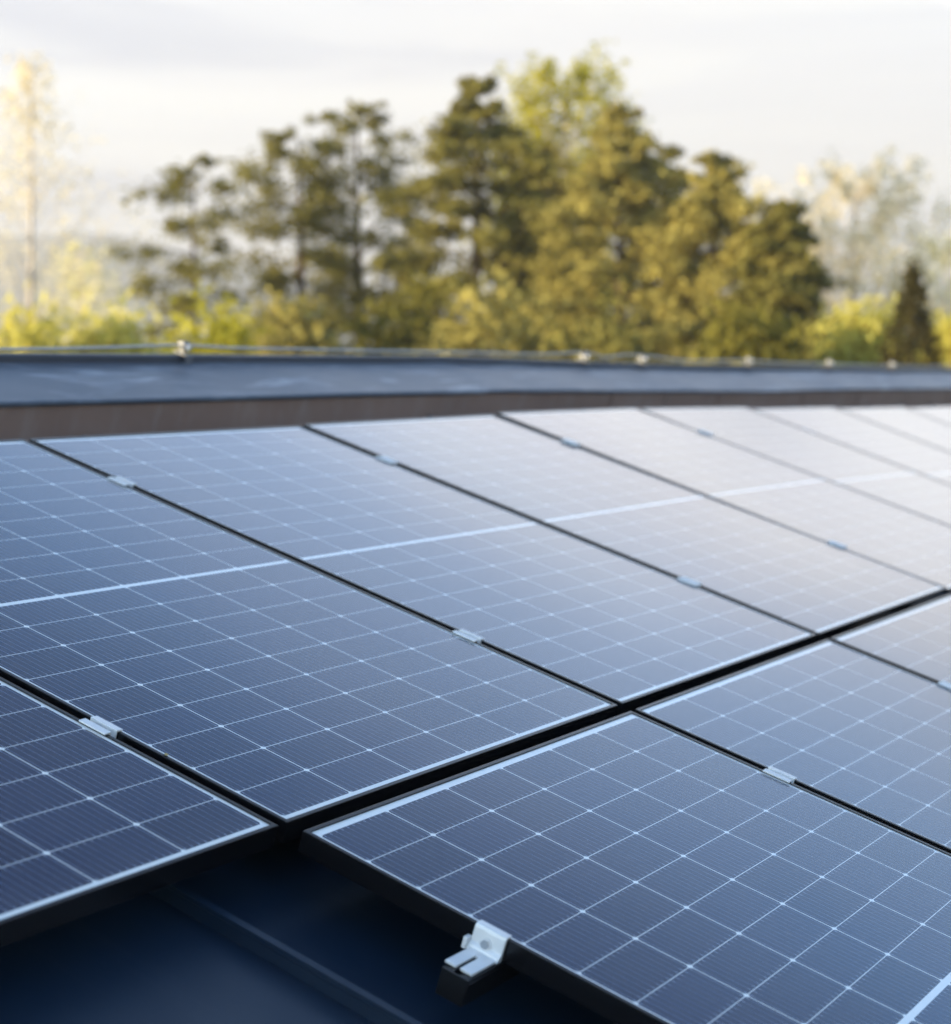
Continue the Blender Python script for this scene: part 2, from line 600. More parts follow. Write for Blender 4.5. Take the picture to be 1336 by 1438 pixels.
panel_labels = {
    (-1, 0): 'dark blue solar panel cut off by the left edge, nearest in the upper row',
    (0, 0): 'large sharp blue panel of the upper row, directly above the front panel',
    (1, 0): 'pale blue upper row solar panel right behind the sharp dark blue one',
    (2, 0): 'grey white solar panel of the upper row, third seen, with faint mid line',
    (3, 0): 'white reflecting upper row solar panel just beyond the greenish gap line',
    (4, 0): 'white reflecting upper row solar panel, fourth from the far right end',
    (5, 0): 'white reflecting upper row solar panel, third from the far right end',
    (6, 0): 'white reflecting upper row solar panel, second from the far right end',
    (7, 0): 'last small white sliver of solar panel at the far right end',
    (0, -1): 'front dark blue solar panel of the lower row with silver end clamp on its edge',
    (1, -1): 'lower row solar panel with warm grey sheen, between front panel and right edge',
    (2, -1): 'lower row solar panel mostly cut off by the right edge',
}
proto = make_panel()
first = True
for (n, m), lab in panel_labels.items():
    o = proto if first else copy_tree(proto)
    first = False
    o.matrix_world = panel_matrix(n, m)
    tag(o, lab, 'solar panel', 'solar panels laid in two rows on the roof')

# ------------------------------------------------------------------ mounting rails
RAIL_V = {'low': 0.362, 'high': 1.378, 'front': -0.4055}
rail_info = (('low', -1.9, 9.3, 'black mounting rail under the lower part of the upper panel row'),
             ('high', -1.9, 9.3, 'black mounting rail under the upper part of the upper panel row, near the ridge'),
             ('front', -0.106, 3.6, 'black mounting rail sticking out beside the front panel under the silver end clamp'))
RAIL_TOP, RAIL_BOT = DEEP - 0.0004, -0.0745
for key, a, b_, lab in rail_info:
    v = RAIL_V[key]
    r = empty('mounting_rail', lab, 'rail', 'rails carrying the panels', Matrix.Translation(on_roof(a, v, RAIL_BOT)))
    inv = r.matrix_world.inverted()
    prof = [(-0.0225, RAIL_BOT), (-0.0225, RAIL_TOP - 0.008), (-0.0205, RAIL_TOP - 0.006), (-0.0205, RAIL_TOP - 0.002), (-0.0225, RAIL_TOP), (-0.006, RAIL_TOP),
            (-0.006, RAIL_TOP - 0.004), (-0.010, RAIL_TOP - 0.004), (-0.010, RAIL_TOP - 0.013), (0.010, RAIL_TOP - 0.013), (0.010, RAIL_TOP - 0.004),
            (0.006, RAIL_TOP - 0.004), (0.006, RAIL_TOP), (0.0225, RAIL_TOP), (0.0205, RAIL_TOP - 0.002), (0.0205, RAIL_TOP - 0.006), (0.0225, RAIL_TOP - 0.008), (0.0225, RAIL_BOT)]
    n = max(2, int((b_ - a) / 0.57))
    uu = [a + (b_ - a) * i / n for i in range(n + 1)]
    bm = bmesh.new()
    extrude_profile(bm, prof, [(lambda p, q, u=u: inv @ on_roof(u, v + p, q)) for u in uu])
    bmesh.ops.recalc_face_normals(bm, faces=bm.faces)
    link('rail_profile', bm, MAT_RAIL, r)
    if key == 'front':                      # plastic cap closing the free end
        bm = bmesh.new()
        box(bm, a - 0.004, a - 0.0003, v - 0.0229, v + 0.0229, RAIL_BOT - 0.0004, RAIL_TOP + 0.0006, lambda p: inv @ on_roof(p.x, p.y, p.z))
        link('end_cap', bm, MAT_RAIL, r, bevel=0.0008)
    for u in seam_u:
        if a + 0.05 < u < b_ - 0.05:
            bm = bmesh.new()
            box(bm, u - 0.018, u + 0.018, v - 0.02, v + 0.02, ROOF_Z + 0.0312, RAIL_BOT - 0.0002, lambda p: inv @ on_roof(p.x, p.y, p.z))
            box(bm, u - 0.018, u - 0.0095, v - 0.02, v + 0.02, ROOF_Z + 0.012, ROOF_Z + 0.0311, lambda p: inv @ on_roof(p.x, p.y, p.z))
            link('seam_bracket', bm, MAT_STEEL, r)


# ------------------------------------------------------------------ clamps
def make_mid_clamp():
    root = empty('middle_clamp')
    g = 0.0109                                # half of the gap between two frames
    z = TOP + 0.0004
    prof = [(-g - 0.0105, z), (-g + 0.0015, z), (-g + 0.0015, z - 0.022), (g - 0.0015, z - 0.022), (g - 0.0015, z), (g + 0.0105, z),
            (g + 0.0105, z + 0.0030), (g - 0.0045, z + 0.0036), (g - 0.0045, z - 0.014), (-g + 0.0045, z - 0.014), (-g + 0.0045, z + 0.0036), (-g - 0.0105, z + 0.0030)]
    b = bmesh.new()
    extrude_profile(b, prof, [(lambda p, q, y=y: Vector((p, y, q))) for y in (-0.029, 0.029)])
    bmesh.ops.recalc_face_normals(b, faces=b.faces)
    link('clamp_body', b, MAT_ALU, root, bevel=0.0006)
    b = bmesh.new()
    tube(b, [Vector((0, 0, z - 0.0137)), Vector((0, 0, z - 0.006))], 0.0055, 12)
    link('bolt', b, MAT_STEEL, root)
    return root


def gap_matrix(n, v):
    u = n * PU - 0.016 - 0.0109
    o = on_roof(u, v)
    X = (on_roof(u + 0.3, v) - on_roof(u - 0.3, v)).normalized()
    Y = (on_roof(u, v + 0.3) - on_roof(u, v - 0.3))
    Y = (Y - X * Y.dot(X)).normalized()
    mt = Matrix((X, Y, X.cross(Y))).transposed().to_4x4()
    mt.translation = o
    return mt


clamp_spots = [
    (0, 'low', 'silver middle clamp at the left, nearest one bridging the upper row gap'),
    (1, 'low', 'silver middle clamp near the picture centre, between dark and pale blue panels'),
    (1, 'high', 'silver middle clamp near the ridge, leftmost of the far ones'),
    (2, 'low', 'pale silver middle clamp low in the second upper row gap'),
    (2, 'high', 'pale silver middle clamp near the ridge in the second upper row gap'),
    (3, 'low', 'blurred pale middle clamp low in the greenish gap line'),
    (3, 'high', 'blurred pale middle clamp near the ridge in the greenish gap line'),
    (4, 'high', 'faint middle clamp near the ridge in the first grey gap of the white panels'),
    (5, 'high', 'faint middle clamp near the ridge in the second grey gap of the white panels'),
    (1, 'front', 'silver middle clamp in the front row gap beside the warm grey panel'),
    (2, 'front', 'silver middle clamp touching the right picture edge in the lower row'),
]
cp = make_mid_clamp()
for i, (n, key, lab) in enumerate(clamp_spots):
    o = cp if i == 0 else copy_tree(cp)
    o.matrix_world = gap_matrix(n, RAIL_V[key] + (0.0 if key != 'front' else 0.02))
    tag(o, lab, 'clamp', 'middle clamps holding the panels down')

# end clamp at the front panel
ec = empty('end_clamp', 'silver end clamp hooked over the front panel edge on a black rail', 'clamp')
ec.matrix_world = Matrix.Translation(lift(L0, -0.400, 0)) @ ROOF_MAT
b = bmesh.new()
# sheet profile in (x, z): hook over the frame, upright, foot on the rail
zt = TOP + 0.0006
prof = [(0.0095, zt), (0.0095, zt + 0.0034), (-0.0005, zt + 0.0038), (-0.0050, zt + 0.0030), (-0.0066, zt - 0.002),
        (-0.0075, -0.0205), (-0.0120, -0.0255), (-0.0125, RAIL_TOP + 0.0052), (-0.0160, RAIL_TOP + 0.0046), (-0.0160, RAIL_TOP + 0.0007),
        (-0.0016, RAIL_TOP + 0.0007), (-0.0016, zt)]
extrude_profile(b, prof, [(lambda p, q, y=y: Vector((p, y, q))) for y in (-0.0265, 0.0265)])
# foot: two tongues with a slot between them
for y0, y1 in ((-0.0240, -0.0035), (0.0035, 0.0220)):
    box(b, -0.0800, -0.0152, y0, y1, RAIL_TOP + 0.0008, RAIL_TOP + 0.0050)
box(b, -0.0285, -0.0152, -0.0035, 0.0035, RAIL_TOP + 0.0008, RAIL_TOP + 0.0048)
bmesh.ops.recalc_face_normals(b, faces=b.faces)
link('clamp_body', b, MAT_ALU, ec, bevel=0.0006)
b = bmesh.new()
tube(b, [Vector((-0.0122, 0.002, -0.0165)), Vector((-0.0068, 0.002, -0.0165))], 0.0068, 6)
link('bolt', b, MAT_STEEL, ec)
b = bmesh.new()
tube(b, [Vector((-0.0092, 0.002, -0.0165)), Vector((-0.0071, 0.002, -0.0165))], 0.0098, 16)
link('washer', b, MAT_ALU, ec)
b = bmesh.new()
box(b, -0.0190, -0.0050, 0.0268, 0.0335, RAIL_TOP + 0.0008, -0.0155)
link('side_tab', b, MAT_ALU, ec, bevel=0.0008)

# small yellow plant scrap lying on a panel edge
b = bmesh.new()
for k in range(7):
    a = 2 * math.pi * k / 7
    r = 0.0042 * (0.7 + 0.5 * ((k * 37) % 10) / 10)
    b.verts.new((r * math.cos(a) * 1.3, r * math.sin(a), 0.0011 * ((k * 13) % 5) / 4 + 0.0008))
b.verts.ensure_lookup_table()
top = b.verts.new((0, 0, 0.0026))
bot = b.verts.new((0, 0, 0.0))
b.verts.ensure_lookup_table()
for k in range(7):
    b.faces.new((b.verts[k], b.verts[(k + 1) % 7], top))
    b.faces.new((b.verts[(k + 1) % 7], b.verts[k], bot))
leaf = link('leaf_scrap', b, simple('dry_leaf', (0.40, 0.30, 0.12), 0.8, var=0.3, scale=300))
leaf.matrix_world = Matrix.Translation(lift(-0.008, 0.236, TOP + 0.0003)) @ ROOF_MAT
tag(leaf, 'tiny yellow leaf scrap on the panel edge below the left clamp', 'leaf')

# ------------------------------------------------------------------ lightning wire along the ridge
wire_pts = [(-4.0, .052), (-2.0, .047), (0.2, .049), (1.0, .046), (1.624, .048), (2.05, .056), (2.404, .067), (2.68, .060), (2.98, .058), (3.661, .0545), (4.288, .052), (4.848, .047), (5.15, .055), (5.29, .056), (5.475, .036), (5.66, .046), (5.85, .046), (6.08, .036), (6.363, .021), (6.8, .021), (7.204, .022), (7.8, .008), (8.444, .002), (9.1, -.008), (9.663, -.012), (10.3, -.017), (11.05, -.015), (12.6, -.022), (14.8, -.03)]


def catmull(pts, n=6):
    out = []
    for i in range(len(pts) - 1):
        p0, p1, p2, p3 = pts[max(0, i - 1)], pts[i], pts[i + 1], pts[min(len(pts) - 1, i + 2)]
        for k in range(n):
            t = k / n
            out.append(0.5 * ((2 * p1) + (p2 - p0) * t + (2 * p0 - 5 * p1 + 4 * p2 - p3) * t * t + (3 * p1 - p0 - 3 * p2 + p3) * t ** 3))
    out.append(pts[-1])
    return out


b = bmesh.new()
tube(b, [lift(p.x, 2.325, p.z) for p in catmull([Vector((u, 0, z)) for u, z in wire_pts])], 0.0046, 8)
tag(link('lightning_wire', b, MAT_WIRE, smooth=True), 'thin bare metal wire running along the top of the ridge', 'wire')


def make_holder():
    root = empty('wire_holder')
    b = bmesh.new()
    box(b, -0.013, 0.013, -0.020, 0.016, 0.0, 0.0035)
    box(b, -0.0035, 0.0035, -0.006, 0.006, 0.0036, 0.0110)
    box(b, -0.012, 0.012, -0.0235, -0.0203, -0.022, 0.0035)
    link('holder_base', b, MAT_CLIP, root, bevel=0.001)
    b = bmesh.new()
    prof = [(-0.010, 0.0111), (-0.010, 0.0235), (-0.006, 0.0285), (0.006, 0.0285), (0.010, 0.0235), (0.010, 0.0111)]
    extrude_profile(b, prof, [(lambda p, q, x=x: Vector((x, p, q))) for x in (-0.0115, 0.0115)])
    link('holder_clip', b, MAT_CLIP, root, bevel=0.0012)
    b = bmesh.new()
    tube(b, [Vector((0, -0.0102, 0.018)), Vector((0, -0.017, 0.018))], 0.0065, 10)
    link('screw', b, MAT_ALU, root)
    return root


holder_spots = [(2.42, 'dark wire holder standing alone on the left part of the ridge'),
                (5.235, 'shiny wire holder at the first bump of the ridge wire, right of centre'),
                (5.85, 'shiny wire holder at the second bump of the ridge wire'),
                (7.19, 'wire holder below the big pine, third from the right along the ridge'),
                (8.46, 'wire holder left of the dark cone tree, second from the right'),
                (9.66, 'rightmost wire holder, in front of the dark cone tree')]
hp = make_holder()
for i, (u, lab) in enumerate(holder_spots):
    o = hp if i == 0 else copy_tree(hp)
    o.matrix_world = Matrix.Translation(ridge_at(u, 2.314, CAPZ + 0.0245 + wob(u, 3, 0.003))) @ ROOF_MAT @ Matrix.Scale(1.45, 4)
    tag(o, lab, 'wire holder', 'holders of the ridge wire')

# ------------------------------------------------------------------ land
def ground_mat():
    m, nt, bs = material('meadow')
    t = nt.node('ShaderNodeTexCoord')
    f = nt.noise(t.outputs['Object'], 0.08, 8, 0.65)
    g = nt.noise(t.outputs['Object'], 2.5, 6, 0.7)
    c = nt.mix(f, (0.055, 0.075, 0.020), (0.12, 0.11, 0.040))
    c = nt.mix(nt.math('MULTIPLY', g, 0.5), c, (0.04, 0.055, 0.015))
    nt.put(bs.inputs['Base Color'], c)
    bs.inputs['Roughness'].default_value = 0.95
    return m


bm = bmesh.new()
N = 48
ctr = bm.verts.new((0, 0, 0))
prev = None
for rad in (30, 120, 400, 1100, 1740):
    ring = [bm.verts.new((rad * math.cos(2 * math.pi * k / N), rad * math.sin(2 * math.pi * k / N), 0)) for k in range(N)]
    for k in range(N):
        if prev:
            bm.faces.new((prev[k], ring[k], ring[(k + 1) % N], prev[(k + 1) % N]))
        else:
            bm.faces.new((ctr, ring[k], ring[(k + 1) % N]))
    prev = ring
tag(link('ground', bm, ground_mat()), kind='structure')

# wooded hills across the valley
hill_m = simple('wooded_hill', (0.055, 0.058, 0.050), 0.95, 0, 0.4, 0.02)
bm = bmesh.new()
HD = 1500
prof_px = [(-900, 372), (-500, 350), (-200, 338), (0, 328), (110, 322), (180, 325), (260, 345), (330, 358), (420, 382), (560, 405), (760, 425), (950, 432), (1130, 428), (1250, 412), (1336, 405), (1500, 390), (1900, 380), (2400, 400)]
cols_ = []
for i in range(len(prof_px) - 1):
    (xa, ya), (xb, yb2) = prof_px[i], prof_px[i + 1]
    for k in range(8):
        t = k / 8
        x = xa + (xb - xa) * t
        y = ya + (yb2 - ya) * t
        cols_.append((x, y))
rowsv = []
for j in range(11):
    s = j / 10
    row = []
    for x, y in cols_:
        d = FW + RT * ((x - 668) / FPX)
        d = Vector((d.x, d.y, 0)).normalized()
        top_h = (510 - y) / FPX * HD + CAM.z
        h = top_h * (math.sin(s * math.pi / 2) ** 1.3 if s < 1 else 1) if s <= 0.8 else top_h * (1 - (s - 0.8) * 0.8)
        h += noise.noise(Vector((x * 0.012, s * 3, 0))) * 4 * (0.2 + s) if 0 < s < 1 else 0
        row.append(bm.verts.new(Vector((CAM.x, CAM.y, 0)) + d * (HD - 420 + s * 525) + Vector((0, 0, max(h, 0.0) if j else -0.2))))
    rowsv.append(row)
for a, b in zip(rowsv, rowsv[1:]):
    for i in range(len(cols_) - 1):
        bm.faces.new((a[i], a[i + 1], b[i + 1], b[i]))
tag(link('hills', bm, hill_m, smooth=True), kind='structure')


# ------------------------------------------------------------------ trees
def leaf_mat(name, dark, light, trans=0.35, tcol=None):
    m = bpy.data.materials.new(name)
    m.use_nodes = True
    nt = NT(m.node_tree)
    m.node_tree.nodes.remove(m.node_tree.nodes['Principled BSDF'])
    out = m.node_tree.nodes['Material Output']
    g = nt.node('ShaderNodeNewGeometry')
    t = nt.node('ShaderNodeTexCoord')
    f = nt.noise(t.outputs['Object'], 0.9, 3, 0.6)
    k = nt.math('ADD', nt.math('MULTIPLY', g.outputs['Random Per Island'], 0.55), nt.math('MULTIPLY', f, 0.45))
    c = nt.mix(k, dark, light)
    d = nt.node('ShaderNodeBsdfDiffuse')
    nt.put(d.inputs[0], c)
    tr = nt.node('ShaderNodeBsdfTranslucent')
    nt.put(tr.inputs[0], nt.mix(0.6, c, tcol or light))
    ms = nt.node('ShaderNodeMixShader')
    ms.inputs[0].default_value = trans
    nt.l.new(d.outputs[0], ms.inputs[1])
    nt.l.new(tr.outputs[0], ms.inputs[2])
    nt.l.new(ms.outputs[0], out.inputs[0])
    return m


BARK = simple('bark', (0.060, 0.042, 0.028), 0.95, 0, 0.4, 6, 0.6, 0.05)
BARK_PALE = simple('pale_bark', (0.42, 0.36, 0.30), 0.85, 0, 0.35, 4, 0.3)
BARK_TWIG = simple('pinkish_twigs', (0.50, 0.40, 0.32), 0.85, 0, 0.3, 4)
PINE = leaf_mat('pine_needles', (0.058, 0.052, 0.012), (0.27, 0.240, 0.066), 0.26)
PINE2 = leaf_mat('fir_needles', (0.075, 0.068, 0.012), (0.22, 0.195, 0.042), 0.24)
LARCH = leaf_mat('golden_needles', (0.11, 0.096, 0.022), (0.46, 0.39, 0.120), 0.32)
SPRING = leaf_mat('spring_leaves', (0.22, 0.21, 0.022), (0.50, 0.45, 0.05), 0.5)
YELLOW = leaf_mat('yellow_green_leaves', (0.36, 0.32, 0.05), (0.68, 0.61, 0.16), 0.5)
PALE = leaf_mat('pale_buds', (0.60, 0.51, 0.33), (0.86, 0.76, 0.52), 0.5)
PALEY = leaf_mat('pale_yellow_buds', (0.55, 0.50, 0.24), (0.80, 0.74, 0.42), 0.5)
THUJA = leaf_mat('thuja_scales', (0.026, 0.024, 0.008), (0.062, 0.050, 0.018), 0.10)


def leaf_quad(bm, p, s, rnd, flat=0.0):
    n = Vector((rnd.gauss(0, 1), rnd.gauss(0, 1), rnd.gauss(0, 1) + flat)).normalized()
    a = n.orthogonal().normalized()
    a = (Matrix.Rotation(rnd.uniform(0, 6.283), 3, n) @ a)
    b = n.cross(a)
    l, wd = s * rnd.uniform(0.7, 1.4), s * rnd.uniform(0.35, 0.7)
    bend = n * (s * 0.18)
    bm.faces.new([bm.verts.new(q) for q in (p - a * l, p - b * wd + bend, p + a * l, p + b * wd + bend)])


def clump(bm, c, rx, rz, count, s, rnd, flat=0.0):
    for _ in range(count):
        d = Vector((rnd.gauss(0, 0.5), rnd.gauss(0, 0.5), rnd.gauss(0, 0.5)))
        leaf_quad(bm, c + Vector((d.x * rx, d.y * rx, d.z * rz)), s, rnd, flat)


def interp(prof, t):
    for (a, l0, r0), (b, l1, r1) in zip(prof, prof[1:]):
        if a <= t <= b:
            k = (t - a) / max(1e-6, b - a)
            return l0 + (l1 - l0) * k, r0 + (r1 - r0) * k
    return prof[-1][1:] if t > prof[-1][0] else prof[0][1:]


def tree(name, label, cat, depth, xpx, top_px, prof, mat, bark, seed, limbs=60, per=5, leaves=26, leaf=0.10, cl=0.34, flat=0.35,
         droop=-0.1, trunk_r=0.16, group=None, bare_to=0.0, rise=0.1, lean=0.0, inner=0.25, limb_r=0.03, whorls=0, wide=1.0):
    """prof: (height share, reach to the left, reach to the right) in pixels of the photograph at that distance"""
    rnd = random.Random(seed)
    m_px = depth / FPX
    base = away(xpx, 719, depth)
    base.z = 0
    hgt = away(xpx, top_px, depth).z
    tilt = RT * (lean * m_px)
    root = empty(name, label, cat, group, Matrix.Translation(base))
    side, fwd = RT, Vector((FW.x, FW.y, 0)).normalized()
    bt = bmesh.new()
    bl = bmesh.new()

    def axis(t):
        return Vector((0, 0, hgt * t)) + tilt * t + Vector((math.sin(t * 9 + seed) * 0.08, math.cos(t * 7 + seed) * 0.08, 0)) * (hgt / 10) * t

    n = 12
    tube(bt, [axis(i / n * 0.98) for i in range(n + 1)], [trunk_r * (1 - i / n) ** 0.8 + 0.012 for i in range(n + 1)], 8)
    for i in range(limbs):
        t = bare_to + (1 - bare_to) * ((i + rnd.random()) / limbs) ** 0.95
        if whorls:
            q = t * whorls
            t = (math.floor(q) + 0.5 + (q - math.floor(q) - 0.5) * 0.7) / whorls
        t = min(t, 0.985)
        lft, rgt = interp(prof, t)
        lft, rgt = lft * wide, rgt * wide
        ang = i * 2.39996 + rnd.uniform(-0.4, 0.4)
        sx = math.cos(ang)
        reach_px = (rgt if sx > 0 else lft)
        sx = math.copysign(abs(sx) ** 0.5, sx)
        dpt = (lft + rgt) / 2
        k = rnd.uniform(0.55, 1.28)
        vec = side * (sx * reach_px * m_px * k) + fwd * (math.sin(ang) * dpt * m_px * k)
        ln = vec.length
        if ln < 0.05:
            continue
        p0 = axis(max(0.0, t - rise * ln / hgt))
        p3 = axis(t) + vec + Vector((0, 0, droop * ln + rnd.uniform(-0.1, 0.15) * ln))
        p1 = p0.lerp(p3, 0.35) + Vector((0, 0, 0.10 * ln))
        p2 = p0.lerp(p3, 0.7) + Vector((0, 0, 0.06 * ln))
        pts = catmull([p0, p1, p2, p3], 3)
        r0 = limb_r * (0.4 + 0.6 * min(1.0, ln / 1.5)) * (1.2 - t * 0.7)
        tube(bt, pts, [r0 * (1 - 0.8 * q / (len(pts) - 1)) for q in range(len(pts))], 5)
        for j in range(int(per * 1.5) if flat else per):
            f = inner + (1 - inner) * (j + rnd.random()) / per
            q = pts[min(len(pts) - 1, int(f * (len(pts) - 1) + 0.5))]
            off = Vector((rnd.gauss(0, 0.22), rnd.gauss(0, 0.22), rnd.gauss(0, 0.08))) * cl * 1.6
            thin = min(1.0, 0.30 + (1 - t) * 5.5)
            s = cl * thin * rnd.uniform(0.6, 1.15) * (0.35 + 0.65 * min(1.0, ln / 1.0))
            if rnd.random() < 0.5:
                tube(bt, [q, q + off], [r0 * 0.35, r0 * 0.15], 4, False)
            clump(bl, q + off, s, s * (1 - 0.55 * flat), int(leaves * (0.4 + 0.6 * thin) * rnd.uniform(0.6, 1.3)), leaf, rnd, flat)
        tip = (pts[-1] - pts[-3]).normalized()
        for j in range(3):
            q = pts[-1] + tip * (0.12 + 0.14 * j) * min(1.0, ln) + Vector((rnd.gauss(0, 0.08), rnd.gauss(0, 0.08), rnd.gauss(0, 0.05)))
            clump(bl, q, 0.14, 0.09, max(3, leaves // 4), leaf * 0.75, rnd, flat)
    link('trunk', bt, bark, root, smooth=True)
    link('crown', bl, mat, root)
    return root


def shrub(name, label, cat, depth, x0, x1, top_px, mat, seed, n=170, leaves=46, leaf=0.09, cl=0.45, group=None, shape=3.5):
    rnd = random.Random(seed)
    m_px = depth / FPX
    xc = (x0 + x1) / 2
    base = away(xc, 719, depth)
    base.z = 0
    hgt = away(xc, top_px, depth).z
    hw = (x1 - x0) / 2 * m_px
    root = empty(name, label, cat, group, Matrix.Translation(base))
    fwd = Vector((FW.x, FW.y, 0)).normalized()
    bt, bl = bmesh.new(), bmesh.new()
    for i in range(n):
        t = rnd.random() ** 0.7
        wdt = (1 - t ** shape) ** (1 / shape)
        a = rnd.uniform(0, 6.283)
        k = math.sqrt(rnd.uniform(0.25, 1.0)) * wdt
        c = RT * (math.cos(a) * hw * k) + fwd * (math.sin(a) * hw * 0.8 * k) + Vector((0, 0, 0.3 + t * (hgt - 0.3) * (0.9 + 0.16 * rnd.random())))
        if i % 3 == 0:
            p0 = Vector((c.x * 0.1, c.y * 0.1, 0))
            tube(bt, [p0, p0.lerp(c, 0.5) + Vector((0, 0, 0.15)), c], [0.035, 0.02, 0.006], 5, False)
        clump(bl, c, cl * rnd.uniform(0.7, 1.3), cl * rnd.uniform(0.6, 1.0), int(leaves * rnd.uniform(0.7, 1.3)), leaf, rnd)
    link('stem', bt, BARK, root)
    link('foliage', bl, mat, root)
    return root


G1 = 'trees behind the house'
# (share of height, left reach, right reach); the ridge hides everything under about 0.3 of the height
tree('birch_tree', 'pale leafless birch with thin twigs at the far left', 'tree', 42, 42, 88,
     [(0, 60, 60), (0.4, 85, 90), (0.55, 70, 80), (0.7, 45, 56), (0.85, 18, 24), (1, 4, 5)], PALE, BARK_PALE, 3, limbs=90, per=4, leaves=11, leaf=0.06, cl=0.55, flat=0,
     droop=0.35, rise=0.75, trunk_r=0.085, wide=1.7, group=G1, inner=0.3, limb_r=0.022, lean=14)
tree('young_tree', 'small pale budding tree just right of the leafless birch', 'tree', 50, 118, 345,
     [(0, 40, 40), (0.4, 70, 70), (0.7, 70, 60), (0.9, 40, 40), (1, 10, 10)], PALEY, BARK_TWIG, 4, limbs=50, per=5, leaves=18, leaf=0.065, cl=0.5, flat=0, droop=0.25, rise=0.6, group=G1, trunk_r=0.08, limb_r=0.02)
tree('pine_tree', 'small open crowned pine standing apart at the left', 'tree', 38, 276, 222,
     [(0, 40, 40), (0.35, 60, 60), (0.5, 66, 56), (0.6, 50, 58), (0.75, 58, 46), (0.88, 40, 48), (0.96, 24, 46), (1, 14, 14)], PINE, BARK, 11, limbs=30, per=4, leaves=34, leaf=0.07, cl=0.40, flat=0.25, droop=0.0, wide=1.15, whorls=0, group=G1, bare_to=0.2, inner=0.55, trunk_r=0.10)
tree('pine_tree', 'lower left pine of the pair left of the middle', 'tree', 40, 425, 186,
     [(0, 60, 60), (0.35, 75, 65), (0.55, 68, 60), (0.72, 60, 50), (0.85, 66, 36), (0.95, 50, 25), (1, 20, 14)], PINE, BARK, 12, limbs=50, per=5, leaves=30, leaf=0.07, cl=0.40, flat=0.25, droop=0.0, wide=1.25, whorls=0, group=G1, bare_to=0.15, inner=0.4)
tree('pine_tree', 'taller right pine of the pair left of the middle', 'tree', 41, 505, 148,
     [(0, 70, 60), (0.35, 85, 55), (0.52, 66, 62), (0.7, 54, 66), (0.82, 46, 56), (0.93, 36, 40), (1, 16, 16)], PINE, BARK, 13, limbs=54, per=5, leaves=30, leaf=0.07, cl=0.40, flat=0.25, droop=0.02, wide=1.25, whorls=0, group=G1, bare_to=0.15, inner=0.4)
tree('tall_tree', 'tall thin leaved spring tree rising behind the big conifers', 'tree', 47, 792, 114,
     [(0, 80, 80), (0.4, 110, 110), (0.65, 110, 112), (0.82, 100, 105), (0.94, 80, 88), (1, 30, 36)], SPRING, BARK_TWIG, 15, limbs=110, per=6, leaves=25, leaf=0.09, cl=0.55, flat=0, droop=0.45, rise=0.8, wide=0.95, group=G1, inner=0.35)
tree('fir_tree', 'big layered conifer left of the middle of the tree group', 'tree', 37, 668, 112,
     [(0, 90, 95), (0.4, 92, 105), (0.5, 84, 98), (0.62, 80, 86), (0.75, 66, 70), (0.85, 42, 48), (0.94, 17, 20), (1, 4, 4)], PINE, BARK, 16, limbs=96, per=6, leaves=30, leaf=0.08, cl=0.29, flat=0.40, droop=-0.04, wide=1.5, whorls=20, group=G1, bare_to=0.1)
tree('fir_tree', 'dense golden conifer in the middle with narrow top', 'tree', 35, 868, 152,
     [(0, 120, 100), (0.4, 112, 92), (0.55, 92, 78), (0.7, 66, 58), (0.82, 42, 42), (0.92, 20, 24), (1, 4, 5)], LARCH, BARK, 17, limbs=84, per=6, leaves=32, leaf=0.075, cl=0.29, flat=0.35, droop=-0.05, wide=1.42, whorls=26, group=G1, bare_to=0.1)
tree('fir_tree', 'golden conifer half hidden between the layered and the dense one', 'tree', 42, 768, 205,
     [(0, 80, 80), (0.4, 90, 90), (0.6, 66, 66), (0.8, 40, 40), (0.93, 18, 20), (1, 5, 5)], LARCH, BARK, 27, limbs=80, per=6, leaves=30, leaf=0.075, cl=0.30, flat=0.4, droop=-0.05, group=G1, bare_to=0.1, whorls=22, wide=1.35)
tree('fir_tree', 'dark slender conifer between the golden ones', 'tree', 40, 935, 206,
     [(0, 60, 60), (0.35, 70, 66), (0.6, 56, 56), (0.8, 36, 36), (0.93, 18, 20), (1, 6, 6)], PINE, BARK, 18, limbs=60, per=4, leaves=28, leaf=0.075, cl=0.29, flat=0.4, droop=-0.05, wide=1.2, group=G1, bare_to=0.1)
tree('fir_tree', 'broad golden conifer right of the middle', 'tree', 34, 1000, 218,
     [(0, 100, 110), (0.4, 98, 104), (0.55, 82, 86), (0.70, 58, 64), (0.84, 36, 44), (0.94, 16, 26), (1, 5, 8)], LARCH, BARK, 19, limbs=78, per=6, leaves=32, leaf=0.075, cl=0.29, flat=0.35, droop=-0.03, wide=1.42, whorls=24, group=G1, bare_to=0.1)
tree('fir_tree', 'dark spreading conifer at the right end of the group', 'tree', 33, 1098, 286,
     [(0, 110, 130), (0.40, 100, 122), (0.5, 86, 84), (0.65, 66, 52), (0.80, 42, 30), (0.92, 22, 14), (1, 5, 4)], PINE, BARK, 20, limbs=110, per=6, leaves=34, leaf=0.08, cl=0.29, flat=0.5, droop=-0.02, wide=1.45, whorls=20, group=G1, bare_to=0.1)
tree('round_tree', 'pale blossoming tree at the right behind the cone tree', 'tree', 52, 1195, 248,
     [(0, 50, 60), (0.4, 88, 95), (0.6, 86, 82), (0.8, 78, 72), (0.93, 62, 56), (1, 20, 24)], PALE, BARK_TWIG, 21, limbs=80, per=5, leaves=26, leaf=0.09, cl=0.55, flat=0, droop=0.35, rise=0.7, wide=1.35, group=G1, trunk_r=0.1)
